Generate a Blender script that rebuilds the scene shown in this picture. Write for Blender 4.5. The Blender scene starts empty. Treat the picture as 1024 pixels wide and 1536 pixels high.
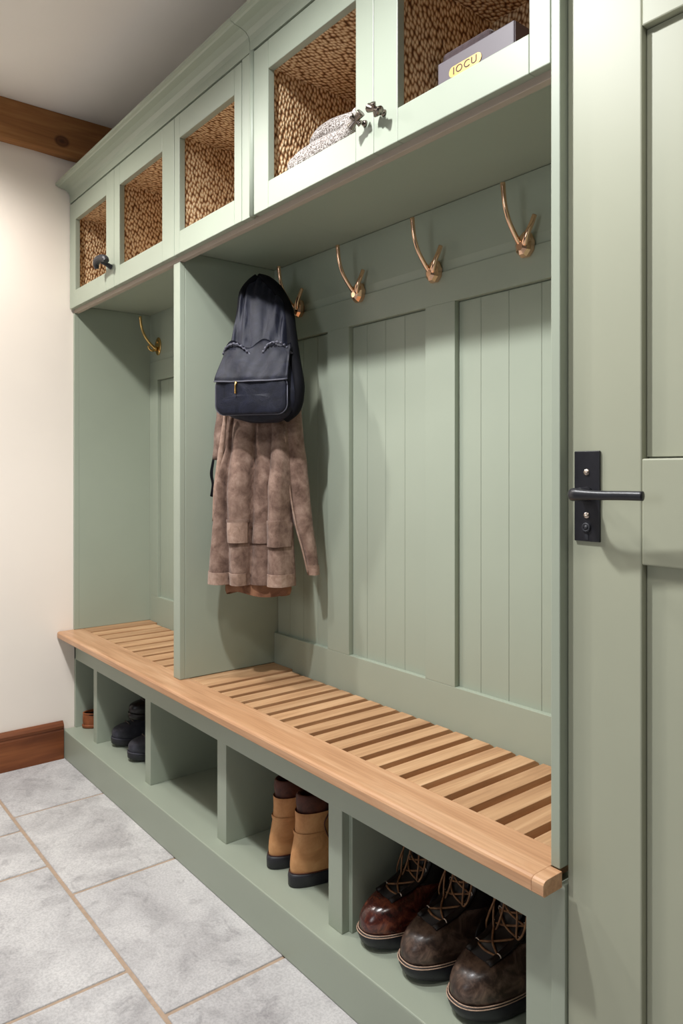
import bpy, math, random
from mathutils import Vector, Matrix
random.seed(7)
S = bpy.context.scene
COL = S.collection
PI = math.pi

# ------------------------------------------------------------------ helpers
def srgb(r, g, b):
    def f(c):
        c /= 255.0
        return c/12.92 if c <= .04045 else ((c+.055)/1.055)**2.4
    return (f(r), f(g), f(b), 1.0)

ORG = {}
def tag(o, label=None, cat=None, group=None, kind=None):
    if label: o['label'] = label
    if cat: o['category'] = cat
    if group: o['group'] = group
    if kind: o['kind'] = kind
    return o

def thing(name, label, cat, loc=(0, 0, 0), rz=0.0, group=None):
    o = bpy.data.objects.new(name, None)
    o.empty_display_size = .05
    o.location = loc; o.rotation_euler = (0, 0, rz)
    COL.objects.link(o)
    ORG[o.name] = (Vector(loc), rz)
    return tag(o, label, cat, group)

def obj(name, geo, mat, parent=None, smooth=False, bevel=0.0, local=False, origin=None, label=None, kind=None, seg=2):
    """one mesh object; geometry in world metres (or in the root's own frame when local)"""
    V, F = geo[0], geo[1]
    M = geo[2] if len(geo) > 2 else None
    if parent is not None:
        org = ORG[parent.name]
    else:
        org = (Vector(origin) if origin else Vector((0, 0, 0)), 0.0)
    if not local:
        c, s = math.cos(-org[1]), math.sin(-org[1])
        V2 = []
        for p in V:
            x, y, z = p[0]-org[0].x, p[1]-org[0].y, p[2]-org[0].z
            V2.append((c*x-s*y, s*x+c*y, z))
        V = V2
    me = bpy.data.meshes.new(name)
    me.from_pydata([tuple(p) for p in V], [], [tuple(f) for f in F])
    mats = mat if isinstance(mat, (list, tuple)) else [mat]
    for m in mats: me.materials.append(m)
    if M:
        for p, i in zip(me.polygons, M): p.material_index = i
    if smooth:
        me.polygons.foreach_set('use_smooth', [True]*len(me.polygons))
    me.update()
    o = bpy.data.objects.new(name, me)
    COL.objects.link(o)
    if parent is not None:
        o.parent = parent
        ORG[o.name] = org
    else:
        o.location = org[0]
        ORG[o.name] = org
    if bevel > 0:
        b = o.modifiers.new('edge', 'BEVEL'); b.width = bevel; b.segments = seg; b.limit_method = 'ANGLE'
        b.angle_limit = math.radians(40)
        b.harden_normals = False
    if label: o['label'] = label
    if kind: o['kind'] = kind
    return o

def boxes(*bs):
    V, F = [], []
    for (x0, x1, y0, y1, z0, z1) in bs:
        n = len(V)
        V += [(x0,y0,z0),(x1,y0,z0),(x1,y1,z0),(x0,y1,z0),(x0,y0,z1),(x1,y0,z1),(x1,y1,z1),(x0,y1,z1)]
        F += [(n,n+3,n+2,n+1),(n+4,n+5,n+6,n+7),(n,n+1,n+5,n+4),(n+1,n+2,n+6,n+5),(n+2,n+3,n+7,n+6),(n+3,n,n+4,n+7)]
    return V, F

def extrude_x(profile, x0, x1):
    """closed (y,z) profile swept along X"""
    n = len(profile)
    V = [(x0, y, z) for y, z in profile] + [(x1, y, z) for y, z in profile]
    F = [(i, (i+1) % n, n+(i+1) % n, n+i) for i in range(n)]
    F += [tuple(range(n))[::-1], tuple(range(n, 2*n))]
    return V, F

def extrude_y(profile, y0, y1):
    n = len(profile)
    V = [(x, y0, z) for x, z in profile] + [(x, y1, z) for x, z in profile]
    F = [(i, n+i, n+(i+1) % n, (i+1) % n) for i in range(n)]
    F += [tuple(range(n)), tuple(range(n, 2*n))[::-1]]
    return V, F

def loft(rings, cap0=True, cap1=True, closed=True):
    V, F = [], []
    n = len(rings[0])
    for r in rings: V += [tuple(p) for p in r]
    m = n if closed else n-1
    for i in range(len(rings)-1):
        for j in range(m):
            k = (j+1) % n
            F.append((i*n+j, i*n+k, (i+1)*n+k, (i+1)*n+j))
    if cap0:
        c = len(V); V.append(tuple(sum((Vector(p) for p in rings[0]), Vector())/n))
        F += [(c, (j+1) % n, j) for j in range(n)]
    if cap1:
        c = len(V); b = (len(rings)-1)*n; V.append(tuple(sum((Vector(p) for p in rings[-1]), Vector())/n))
        F += [(c, b+j, b+(j+1) % n) for j in range(n)]
    return V, F

def catmull(P, k=8):
    P = [Vector(p) for p in P]
    if len(P) < 3: 
        return [P[0].lerp(P[-1], i/k) for i in range(k+1)]
    Q = [P[0]*2-P[1]] + P + [P[-1]*2-P[-2]]
    out = []
    for i in range(1, len(Q)-2):
        a, b, c, d = Q[i-1], Q[i], Q[i+1], Q[i+2]
        for j in range(k):
            t = j/k
            out.append(.5*((2*b)+(c-a)*t+(2*a-5*b+4*c-d)*t*t+(3*b-a-3*c+d)*t**3))
    out.append(P[-1])
    return out

def tube(path, rad, n=10, k=8, flat=1.0, up=None):
    pts = catmull(path, k) if k else [Vector(p) for p in path]
    N = len(pts)
    rings = []
    prev = None
    for i, p in enumerate(pts):
        t = (pts[min(i+1, N-1)]-pts[max(i-1, 0)])
        if t.length < 1e-9: t = Vector((0, 0, 1))
        t.normalize()
        if prev is None:
            a = Vector(up) if up else (Vector((0, 0, 1)) if abs(t.z) < .9 else Vector((1, 0, 0)))
        else: a = prev
        u = a - t*a.dot(t)
        if u.length < 1e-6: u = t.orthogonal()
        u.normalize(); prev = u
        w = t.cross(u)
        s = i/(N-1)
        if callable(rad): r = rad(s)
        elif isinstance(rad, (list, tuple)):
            f = s*(len(rad)-1); a0 = min(int(f), len(rad)-2); r = rad[a0]+(rad[a0+1]-rad[a0])*(f-a0)
        else: r = rad
        rings.append([p + u*(r*math.cos(2*PI*j/n)) + w*(r*flat*math.sin(2*PI*j/n)) for j in range(n)])
    return loft(rings)

def join(*gs):
    V, F = [], []
    for g in gs:
        n = len(V); V += list(g[0]); F += [tuple(i+n for i in f) for f in g[1]]
    return V, F

def xf(geo, M):
    return [tuple(M @ Vector(p)) for p in geo[0]], geo[1]

def ball(c, rx, ry, rz, n=20, m=12):
    rings = []
    for i in range(1, m):
        a = PI*i/m - PI/2
        rings.append([(c[0]+rx*math.cos(a)*math.cos(2*PI*j/n), c[1]+ry*math.cos(a)*math.sin(2*PI*j/n), c[2]+rz*math.sin(a)) for j in range(n)])
    V, F = loft(rings, False, False)
    b = len(V); V += [(c[0], c[1], c[2]-rz), (c[0], c[1], c[2]+rz)]
    F += [(b, (j+1) % n, j) for j in range(n)]
    o = (m-2)*n
    F += [(b+1, o+j, o+(j+1) % n) for j in range(n)]
    return V, F

def torus(c, R, r, axis='y', n=18, m=8):
    V, F = [], []
    for i in range(n):
        a = 2*PI*i/n
        for j in range(m):
            b = 2*PI*j/m
            x, z, y = (R+r*math.cos(b))*math.cos(a), (R+r*math.cos(b))*math.sin(a), r*math.sin(b)
            p = (x, y, z) if axis == 'y' else ((y, x, z) if axis == 'x' else (x, z, y))
            V.append((c[0]+p[0], c[1]+p[1], c[2]+p[2]))
            F.append((i*m+j, ((i+1) % n)*m+j, ((i+1) % n)*m+(j+1) % m, i*m+(j+1) % m))
    return V, F

def lerp_rows(rows, z):
    """rows sorted by ascending first item; interpolates the rest"""
    if z <= rows[0][0]: return rows[0][1:]
    for a, b in zip(rows, rows[1:]):
        if z <= b[0]:
            t = (z-a[0])/(b[0]-a[0])
            return tuple(p+(q-p)*t for p, q in zip(a[1:], b[1:]))
    return rows[-1][1:]

# ------------------------------------------------------------------ materials
def mat(name):
    m = bpy.data.materials.new(name); m.use_nodes = True
    nt = m.node_tree
    return m, nt, nt.nodes['Principled BSDF'], nt.nodes, nt.links

def coords(N, L, scale=(1, 1, 1), jitter=False, rot=(0, 0, 0)):
    tc = N.new('ShaderNodeTexCoord'); mp = N.new('ShaderNodeMapping')
    mp.inputs['Scale'].default_value = scale; mp.inputs['Rotation'].default_value = rot
    if jitter:
        oi = N.new('ShaderNodeObjectInfo'); mu = N.new('ShaderNodeVectorMath'); mu.operation = 'MULTIPLY_ADD'
        cb = N.new('ShaderNodeCombineXYZ')
        for i in range(3): L.new(oi.outputs['Random'], cb.inputs[i])
        mu.inputs[1].default_value = (13.1, 7.7, 19.3)
        L.new(cb.outputs[0], mu.inputs[0]); L.new(tc.outputs['Object'], mu.inputs[2])
        L.new(mu.outputs[0], mp.inputs['Vector'])
    else:
        L.new(tc.outputs['Object'], mp.inputs['Vector'])
    return mp.outputs[0]

def noise(N, L, vec, scale, detail=4, rough=.55, dist=0):
    n = N.new('ShaderNodeTexNoise'); n.inputs['Scale'].default_value = scale
    n.inputs['Detail'].default_value = detail; n.inputs['Roughness'].default_value = rough
    n.inputs['Distortion'].default_value = dist
    L.new(vec, n.inputs['Vector']); return n.outputs['Fac']

def ramp(N, L, fac, stops):
    r = N.new('ShaderNodeValToRGB')
    e = r.color_ramp.elements
    while len(e) < len(stops): e.new(.5)
    for el, (p, c) in zip(e, stops): el.position = p; el.color = c
    L.new(fac, r.inputs[0]); return r.outputs[0]

def bump(N, L, b, h, strength, dist=.002, prev=None):
    n = N.new('ShaderNodeBump'); n.inputs['Strength'].default_value = strength; n.inputs['Distance'].default_value = dist
    L.new(h, n.inputs['Height'])
    if prev is not None: L.new(prev, n.inputs['Normal'])
    if b is not None: L.new(n.outputs[0], b.inputs['Normal'])
    return n.outputs[0]

def mix(N, L, a, b, fac, mode='MIX'):
    m = N.new('ShaderNodeMix'); m.data_type = 'RGBA'; m.blend_type = mode
    for inp, v in ((6, a), (7, b)):
        if isinstance(v, tuple): m.inputs[inp].default_value = v
        else: L.new(v, m.inputs[inp])
    if isinstance(fac, (int, float)): m.inputs[0].default_value = fac
    else: L.new(fac, m.inputs[0])
    return m.outputs[2]

def simple(name, col, rough=.5, metal=0, var=.06, scale=30, bmp=.0, spec=.5, bscale=None, sheen=0, coat=0):
    m, nt, b, N, L = mat(name)
    v = coords(N, L)
    f = noise(N, L, v, scale, 4)
    lo = tuple(c*(1-var) for c in col[:3])+(1,); hi = tuple(min(1, c*(1+var)) for c in col[:3])+(1,)
    L.new(ramp(N, L, f, [(.3, lo), (.7, hi)]), b.inputs['Base Color'])
    b.inputs['Roughness'].default_value = rough; b.inputs['Metallic'].default_value = metal
    b.inputs['Specular IOR Level'].default_value = spec
    if sheen: b.inputs['Sheen Weight'].default_value = sheen
    if coat: b.inputs['Coat Weight'].default_value = coat; b.inputs['Coat Roughness'].default_value = .15
    if bmp:
        f2 = noise(N, L, v, bscale or scale*4, 5)
        bump(N, L, b, f2, bmp)
    return m

def wood(name, dark, mid, light, axis='x', rough=.45, scale=1.0, spec=.4):
    m, nt, b, N, L = mat(name)
    st = {'x': (1.2, 14, 14), 'y': (14, 1.2, 14), 'z': (14, 14, 1.2)}[axis]
    v = coords(N, L, tuple(s*scale for s in st), jitter=True)
    f = noise(N, L, v, 1.6, 6, .6, .8)
    c1 = ramp(N, L, f, [(.25, dark), (.5, mid), (.75, light)])
    st2 = {'x': (3, 120, 120), 'y': (120, 3, 120), 'z': (120, 120, 3)}[axis]
    v2 = coords(N, L, tuple(s*scale for s in st2), jitter=True)
    f2 = noise(N, L, v2, 1.5, 3, .5)
    g = ramp(N, L, f2, [(.35, (.72, .66, .6, 1)), (.6, (1, 1, 1, 1))])
    oi = N.new('ShaderNodeObjectInfo')
    tone = ramp(N, L, oi.outputs['Random'], [(0, (.88, .86, .84, 1)), (1, (1.06, 1.05, 1.04, 1))])
    L.new(mix(N, L, mix(N, L, c1, g, .5, 'MULTIPLY'), tone, 1.0, 'MULTIPLY'), b.inputs['Base Color'])
    b.inputs['Roughness'].default_value = rough; b.inputs['Specular IOR Level'].default_value = spec
    bump(N, L, b, f2, .15, .001)
    return m

GREEN = (0.338, 0.378, 0.302, 1)
def paint(name, col, rough=.42):
    m, nt, b, N, L = mat(name)
    v = coords(N, L)
    f = noise(N, L, v, 3.0, 3)
    L.new(ramp(N, L, f, [(.3, tuple(c*.97 for c in col[:3])+(1,)), (.7, tuple(c*1.02 for c in col[:3])+(1,))]), b.inputs['Base Color'])
    v2 = coords(N, L, (60, 60, 6))
    f2 = noise(N, L, v2, 3.0, 4)
    bump(N, L, b, f2, .06, .001)
    b.inputs['Roughness'].default_value = rough; b.inputs['Specular IOR Level'].default_value = .4
    return m
M_green = paint('sage_paint', GREEN)
M_door = paint('sage_door_paint', (0.368, 0.380, 0.285, 1), .45)
M_rail = simple('raw_board_edge', srgb(172, 158, 144), .7, 0, .04, 12)
M_wall = simple('cream_plaster', srgb(240, 230, 219), .9, 0, .02, 2, .15, .2, 25)
M_ceil = simple('ceiling_plaster', srgb(232, 228, 222), .95, 0, .02, 2, .1, .1, 25)
M_oakx = wood('oak_lengthwise', srgb(180, 134, 98), srgb(204, 158, 120), srgb(222, 182, 146), 'x', .32)
M_oaky = wood('oak_slat', srgb(164, 124, 90), srgb(190, 150, 112), srgb(212, 176, 138), 'y', .5)
M_beam = wood('beam_wood', srgb(98, 60, 30), srgb(150, 102, 58), srgb(184, 134, 84), 'y', .7, .5)
M_base = wood('baseboard_wood', srgb(84, 42, 20), srgb(128, 72, 38), srgb(156, 96, 54), 'y', .45, .6)
M_copper = simple('polished_copper', (.95, .60, .40, 1), .17, 1, .08, 40)
M_brass = simple('aged_brass', (.70, .46, .18, 1), .22, 1, .1, 40)
M_pewter = simple('pewter', (.26, .22, .19, 1), .25, 1, .15, 60)
M_black = simple('black_iron', (.012, .012, .016, 1), .38, 0, .2, 60, .1, .5)
M_blackpull = simple('dark_slate_pull', (.016, .017, .023, 1), .5, 0, .2, 60, .1)
M_nickel = simple('worn_nickel', (.62, .52, .44, 1), .3, 1, .15, 80)
M_gold = simple('gold_metal', (.90, .55, .18, 1), .25, 1, .05, 60)
M_grout = simple('tan_grout', srgb(178, 156, 136), .95, 0, .1, 60, .3, .1)

def weave():
    m, nt, b, N, L = mat('seagrass_weave')
    tc = N.new('ShaderNodeTexCoord')
    mp = N.new('ShaderNodeMapping'); mp.inputs['Scale'].default_value = (1, 1, 1)
    L.new(tc.outputs['UV'], mp.inputs['Vector'])
    # small wobble then stretched cells = short plaited strands in rows
    nz = N.new('ShaderNodeTexNoise'); nz.inputs['Scale'].default_value = 22; L.new(mp.outputs[0], nz.inputs['Vector'])
    ad = N.new('ShaderNodeVectorMath'); ad.operation = 'MULTIPLY_ADD'; ad.inputs[1].default_value = (.012, .012, 0)
    L.new(nz.outputs['Color'], ad.inputs[0]); L.new(mp.outputs[0], ad.inputs[2])
    r2 = N.new('ShaderNodeMapping'); r2.inputs['Rotation'].default_value = (0, 0, .45); r2.inputs['Scale'].default_value = (105, 66, 1)
    L.new(ad.outputs[0], r2.inputs['Vector'])
    vo = N.new('ShaderNodeTexVoronoi'); vo.voronoi_dimensions = '2D'; vo.inputs['Scale'].default_value = 1.0
    vo.inputs['Randomness'].default_value = .55
    L.new(r2.outputs[0], vo.inputs['Vector'])
    c = ramp(N, L, vo.outputs['Distance'], [(.18, srgb(255, 236, 200)), (.38, srgb(228, 192, 148)), (.56, srgb(158, 116, 80)), (.76, srgb(98, 66, 44))])
    f = noise(N, L, mp.outputs[0], 9, 3)
    t = ramp(N, L, f, [(.3, (.78, .72, .66, 1)), (.7, (1.05, 1.05, 1.05, 1))])
    L.new(mix(N, L, c, t, 1.0, 'MULTIPLY'), b.inputs['Base Color'])
    b.inputs['Roughness'].default_value = .8; b.inputs['Specular IOR Level'].default_value = .15
    inv = N.new('ShaderNodeMath'); inv.operation = 'SUBTRACT'; inv.inputs[0].default_value = 1
    L.new(vo.outputs['Distance'], inv.inputs[1])
    bump(N, L, b, inv.outputs[0], .9, .006)
    return m
M_weave = weave()

def slate():
    m, nt, b, N, L = mat('grey_slate_tile')
    at = N.new('ShaderNodeAttribute'); at.attribute_name = 'tone'
    tc = N.new('ShaderNodeTexCoord')
    ad = N.new('ShaderNodeVectorMath'); ad.operation = 'MULTIPLY_ADD'; ad.inputs[1].default_value = (9, 5, 3)
    L.new(at.outputs['Color'], ad.inputs[0]); L.new(tc.outputs['Object'], ad.inputs[2])
    v = ad.outputs[0]
    f1 = noise(N, L, v, 4.5, 5, .6, .5); f2 = noise(N, L, v, 160, 3, .7); f3 = noise(N, L, v, 16, 5, .65, .8)
    c = ramp(N, L, f1, [(.3, srgb(178, 175, 175)), (.5, srgb(208, 206, 205)), (.7, srgb(226, 224, 222))])
    s = ramp(N, L, f2, [(.36, (.62, .62, .63, 1)), (.6, (1, 1, 1, 1))])
    s3 = ramp(N, L, f3, [(.30, (.66, .65, .66, 1)), (.46, (1, 1, 1, 1))])
    c = mix(N, L, c, s, .55, 'MULTIPLY'); c = mix(N, L, c, s3, .75, 'MULTIPLY')
    tn = ramp(N, L, at.outputs['Fac'], [(0, (.84, .84, .86, 1)), (1, (1, 1, 1, 1))])
    L.new(mix(N, L, c, tn, 1, 'MULTIPLY'), b.inputs['Base Color'])
    b.inputs['Roughness'].default_value = .6; b.inputs['Specular IOR Level'].default_value = .3
    n1 = bump(N, L, None, f3, .35, .004); bump(N, L, b, f2, .35, .0012, n1)
    return m
M_slate = slate()

def mottled(name, stops, scale, rough, bscale=300, bs=.3, spec=.4, sheen=0, coat=0, dist=.6, bd=.001):
    m, nt, b, N, L = mat(name)
    v = coords(N, L)
    f = noise(N, L, v, scale, 6, .65, dist)
    L.new(ramp(N, L, f, stops), b.inputs['Base Color'])
    b.inputs['Roughness'].default_value = rough; b.inputs['Specular IOR Level'].default_value = spec
    if sheen: b.inputs['Sheen Weight'].default_value = sheen; b.inputs['Sheen Roughness'].default_value = .5
    if coat: b.inputs['Coat Weight'].default_value = coat; b.inputs['Coat Roughness'].default_value = .2
    f2 = noise(N, L, v, bscale, 4)
    n1 = bump(N, L, None, f, bs*.6, .003)
    bump(N, L, b, f2, bs, bd, n1)
    return m
M_suede = mottled('brown_suede', [(.28, srgb(82, 62, 53)), (.5, srgb(126, 102, 90)), (.72, srgb(158, 134, 120))], 26, .88, 420, .35, .15, .1, 0, .25)
M_suede_hem = mottled('suede_hem', [(.25, srgb(116, 92, 79)), (.5, srgb(150, 124, 109)), (.75, srgb(178, 154, 140))], 34, .88, 420, .35, .15, .1)
M_lining = mottled('coat_lining', [(.3, srgb(78, 42, 26)), (.5, srgb(140, 98, 72)), (.7, srgb(160, 118, 90))], 12, .8, 300, .3)
M_navy = mottled('navy_nylon', [(.3, srgb(17, 18, 27)), (.55, srgb(28, 30, 43)), (.75, srgb(38, 40, 56))], 20, .5, 700, .7, .22, 0, 0, 1.6)
M_navydark = mottled('black_webbing', [(.3, srgb(7, 7, 11)), (.7, srgb(15, 15, 21))], 20, .8, 700, .3, .15)
M_piping = simple('grey_piping', srgb(72, 72, 84), .5, 0, .1, 80)
M_brownboot = mottled('oiled_brown_leather', [(.30, srgb(28, 17, 13)), (.45, srgb(62, 45, 36)), (.57, srgb(98, 78, 66)), (.72, srgb(132, 106, 88))], 30, .40, 350, .2, .5, 0, .15)
M_redboot = mottled('oxblood_leather', [(.32, srgb(24, 8, 8)), (.5, srgb(78, 34, 26)), (.66, srgb(136, 72, 48))], 32, .22, 350, .12, .55, 0, .3)
M_darkleather = mottled('black_brown_leather', [(.3, srgb(16, 12, 11)), (.6, srgb(34, 25, 22)), (.8, srgb(52, 38, 32))], 25, .42, 350, .2)
M_tan = mottled('tan_nubuck', [(.25, srgb(150, 98, 58)), (.5, srgb(194, 138, 90)), (.75, srgb(214, 162, 112))], 12, .6, 420, .2, .3)
M_saddle = mottled('saddle_leather', [(.3, srgb(112, 58, 30)), (.7, srgb(160, 92, 52))], 25, .5, 350, .2)
M_cuff = mottled('brown_padded_cuff', [(.3, srgb(52, 24, 16)), (.7, srgb(92, 46, 30))], 25, .6, 350, .3)
M_sole = simple('black_rubber', srgb(38, 37, 44), .45, 0, .15, 50, .15)
M_welt = simple('stitched_welt', srgb(190, 160, 138), .7, 0, .25, 400, .3)
M_lace = mottled('waxed_lace', [(.3, srgb(92, 58, 34)), (.7, srgb(158, 114, 76))], 60, .6, 500, .3)
M_lacedark = simple('dark_lace', srgb(70, 60, 54), .6, 0, .2, 90)
M_blackshoe = mottled('charcoal_shoe_leather', [(.3, srgb(34, 34, 42)), (.6, srgb(56, 56, 66)), (.8, srgb(78, 78, 90))], 18, .5, 350, .2)
M_blackshoe2 = mottled('black_shoe_leather', [(.3, srgb(10, 8, 10)), (.7, srgb(28, 22, 22))], 25, .3, 350, .2)
M_inside = simple('dark_shoe_inside', srgb(22, 12, 9), .85)
M_box = simple('mauve_grey_card', srgb(88, 80, 86), .5, 0, .04, 20)
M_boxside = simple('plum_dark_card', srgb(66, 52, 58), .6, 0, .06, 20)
M_case = mottled('plum_velvet', [(.3, srgb(50, 38, 42)), (.7, srgb(92, 74, 78))], 30, .8, 500, .3, .3, .5)
M_label = simple('gold_label', srgb(222, 180, 112), .35, .4, .06, 40)
M_ink = simple('dark_print', srgb(60, 36, 30), .6)

def knit():
    m, nt, b, N, L = mat('heathered_knit')
    v = coords(N, L, (1, 1, 1))
    f = noise(N, L, v, 330, 2, .5)
    f1 = noise(N, L, v, 20, 3, .5)
    c = ramp(N, L, f, [(.40, srgb(84, 74, 68)), (.5, srgb(158, 150, 144)), (.62, srgb(205, 201, 198))])
    L.new(mix(N, L, c, ramp(N, L, f1, [(.3, (.9, .88, .87, 1)), (.6, (1, 1, 1, 1))]), 1, 'MULTIPLY'), b.inputs['Base Color'])
    b.inputs['Roughness'].default_value = .9; b.inputs['Specular IOR Level'].default_value = .1
    bump(N, L, b, f, .6, .003)
    return m
M_knit = knit()

# ------------------------------------------------------------------ setting
XE = 2.432            # right end of the fitted unit
# floor: grout bed plus individually toned slabs, one mesh
def make_floor():
    V, F, MI, tones = [], [], [], []
    def add(bx, mi, tone):
        g = boxes(bx); n = len(V)
        V.extend(g[0]); F.extend([tuple(i+n for i in f) for f in g[1]]); MI.extend([mi]*6); tones.extend([tone]*6)
    add((-.1, 4.2, -3.0, .45, -.04, -.0035), 0, .5)
    g = .0055
    rows = [(.25, -.365, [-.17, .445, 1.045, 1.648, 2.25, 2.85, 3.45, 4.2], None),
            (-.365, -.965, [-.05, .56, .845, 1.455, 2.06, 2.66, 3.27, 4.2], None),
            (-.965, -1.3, [-.3, .3, .9, 1.5, 2.1, 2.7, 3.3, 4.2], None),
            (-1.3, -1.9, [-.05, .55, 1.15, 1.75, 2.35, 2.95, 3.55, 4.2], None),
            (-1.9, -2.5, [-.2, .4, 1.0, 1.6, 2.2, 2.8, 3.4, 4.2], None),
            (-2.5, -3.0, [-.05, .55, 1.15, 1.75, 2.35, 2.95, 3.55, 4.2], None)]
    tn = {(0, 0): .45, (0, 1): .95, (0, 2): 1.0, (0, 3): .35, (0, 4): .6, (1, 0): .9, (1, 1): .8, (1, 2): .85, (1, 3): .3}
    for r, (y1, y0, xs, _) in enumerate(rows):
        for i in range(len(xs)-1):
            add((max(-.02, xs[i])+g, xs[i+1]-g, y0+g, y1-g, -.02, 0.0), 1, tn.get((r, i), random.random()))
    o = obj('floor', (V, F, MI), [M_grout, M_slate], kind='structure')
    a = o.data.attributes.new('tone', 'FLOAT_COLOR', 'CORNER')
    k = 0
    for p in o.data.polygons:
        for li in p.loop_indices:
            a.data[li].color = (tones[p.index], (tones[p.index]*7.3) % 1, (tones[p.index]*3.1) % 1, 1)
    b = o.modifiers.new('edge', 'BEVEL'); b.width = .003; b.segments = 2
    return o
make_floor()
ZC = 2.70
obj('ceiling', boxes((-.12, 4.2, -3.0, .5, ZC, ZC+.1)), M_ceil, kind='structure')
obj('wall_left', boxes((-.12, -.004, -3.0, .5, 0, ZC)), M_wall, kind='structure')
obj('wall_back', boxes((-.12, XE+.002, .40, .5, 0, ZC), (XE+.002, 4.2, .06, .5, 2.06, ZC), (3.27, 4.2, .06, .5, 0, 2.06), (XE+.002, 3.27, .12, .5, 0, 2.06)), M_wall, kind='structure')
# ceiling beam along the left wall, slightly wandering edges
def beam():
    rings = []
    for i in range(25):
        y = -3.0 + 3.4*i/24
        j = .004*math.sin(i*1.7)
        x1 = .04+.003*math.sin(i*.9); z0 = 2.532+j; z1 = ZC-.001
        rings.append([(-.003, y, z0), (x1-.008, y, z0), (x1, y, z0+.008), (x1, y, z1), (-.003, y, z1)])
    return loft(rings)
def knotwood():
    m = M_beam
    nt = m.node_tree; N, L = nt.nodes, nt.links; b = N['Principled BSDF']
    src = b.inputs['Base Color'].links[0].from_socket
    tc = N.new('ShaderNodeTexCoord')
    sub = N.new('ShaderNodeVectorMath'); sub.operation = 'SUBTRACT'; sub.inputs[1].default_value = (.04, -.065, 2.585)
    L.new(tc.outputs['Object'], sub.inputs[0])
    mp = N.new('ShaderNodeVectorMath'); mp.operation = 'MULTIPLY'; mp.inputs[1].default_value = (0.2, 1, 1.25); L.new(sub.outputs[0], mp.inputs[0])
    ln = N.new('ShaderNodeVectorMath'); ln.operation = 'LENGTH'; L.new(mp.outputs[0], ln.inputs[0])
    r = N.new('ShaderNodeValToRGB'); e = r.color_ramp.elements
    for _ in range(2): e.new(.5)
    for el, (p, c) in zip(e, [(.006, (.25, .2, .16, 1)), (.018, (.45, .38, .32, 1)), (.024, (.28, .22, .18, 1)), (.034, (1, 1, 1, 1))]): el.position = p; el.color = c
    L.new(ln.outputs['Value'], r.inputs[0])
    L.new(mix(N, L, src, r.outputs[0], 1, 'MULTIPLY'), b.inputs['Base Color'])
knotwood()
obj('trim_1', beam(), M_beam, kind='structure', label='dark stained wooden beam along the top of the left wall')
# baseboard with a moulded cap (left wall)
prof = [(-.003, 0), (.016, 0), (.016, .118), (.013, .124), (.017, .130), (.019, .140), (.013, .150), (.004, .157), (-.003, .157)]
V, F = extrude_y(prof, -3.0, -.049)
obj('baseboard_left', (V, F), M_base, kind='structure', bevel=.001)

# ------------------------------------------------------------------ entrance door (right)
def door():
    y0, y1 = .0, .042
    x0, x1 = 2.4334, 3.26
    zt = 2.04
    st = .13
    px0, px1 = 2.566, x1-st
    fr = boxes((x0, px0, y0, y1, .008, zt), (px1, x1, y0, y1, .008, zt),
               (px0, px1, y0, y1, .008, .20), (px0, px1, y0, y1, 1.058, 1.223), (px0, px1, y0, y1, 1.894, zt))
    o = obj('door_1', fr, M_door, kind='structure', bevel=.0025)
    o['label'] = 'sage green panelled door with black lever handle'
    obj('door_panel', boxes((px0+.0015, px1-.0015, y0+.014, y1-.01, 1.2262, 1.8925), (px0+.0015, px1-.0015, y0+.014, y1-.01, .2015, 1.0565), (px0-.01, px1+.01, y0+.022, y1-.012, .19, 1.91)), M_door, o)
    # hardware
    plate = boxes((2.449, 2.496, -.0045, .0, 1.088, 1.237))
    bp = obj('handle_plate', plate, M_black, o, bevel=.0012)
    for z in (1.202, 1.131):
        g = join(xf(ball((0, 0, 0), .0055, .0028, .0055, 16, 8), Matrix.Translation((2.4725, -.0048, z))),
                 boxes((2.4685, 2.4765, -.0082, -.0072, z-.0008, z+.0008)))
        obj('screw', g, M_nickel, bp, smooth=True)
    g = join(torus((2.4725, -.006, 1.111), .0062, .0022, 'y', 12, 6), boxes((2.469, 2.476, -.0075, -.0042, 1.106, 1.116)))
    obj('lock_rose', g, M_blackpull, bp, smooth=True)
    obj('keyhole', boxes((2.4695, 2.4755, -.0052, -.0044, 1.091, 1.101)), M_blackpull, bp)
    # lever: spindle collar, neck, long arm to the right
    col = tube([(2.4725, -.004, 1.166), (2.4725, -.03, 1.166)], [.0125, .0105], 18, 4)
    arm = tube([(2.4725, -.028, 1.166), (2.4745, -.046, 1.166), (2.484, -.055, 1.1665), (2.497, -.056, 1.1665), (2.53, -.054, 1.166), (2.566, -.052, 1.1665), (2.596, -.050, 1.1665)],
               [.0105, .0105, .0105, .0095, .0078, .0072, .0072, .0072], 14, 8, .8)
    obj('door_handle', join(col, arm), M_black, o, smooth=True)
door()

# ------------------------------------------------------------------ fitted storage unit
YB = .36
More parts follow.
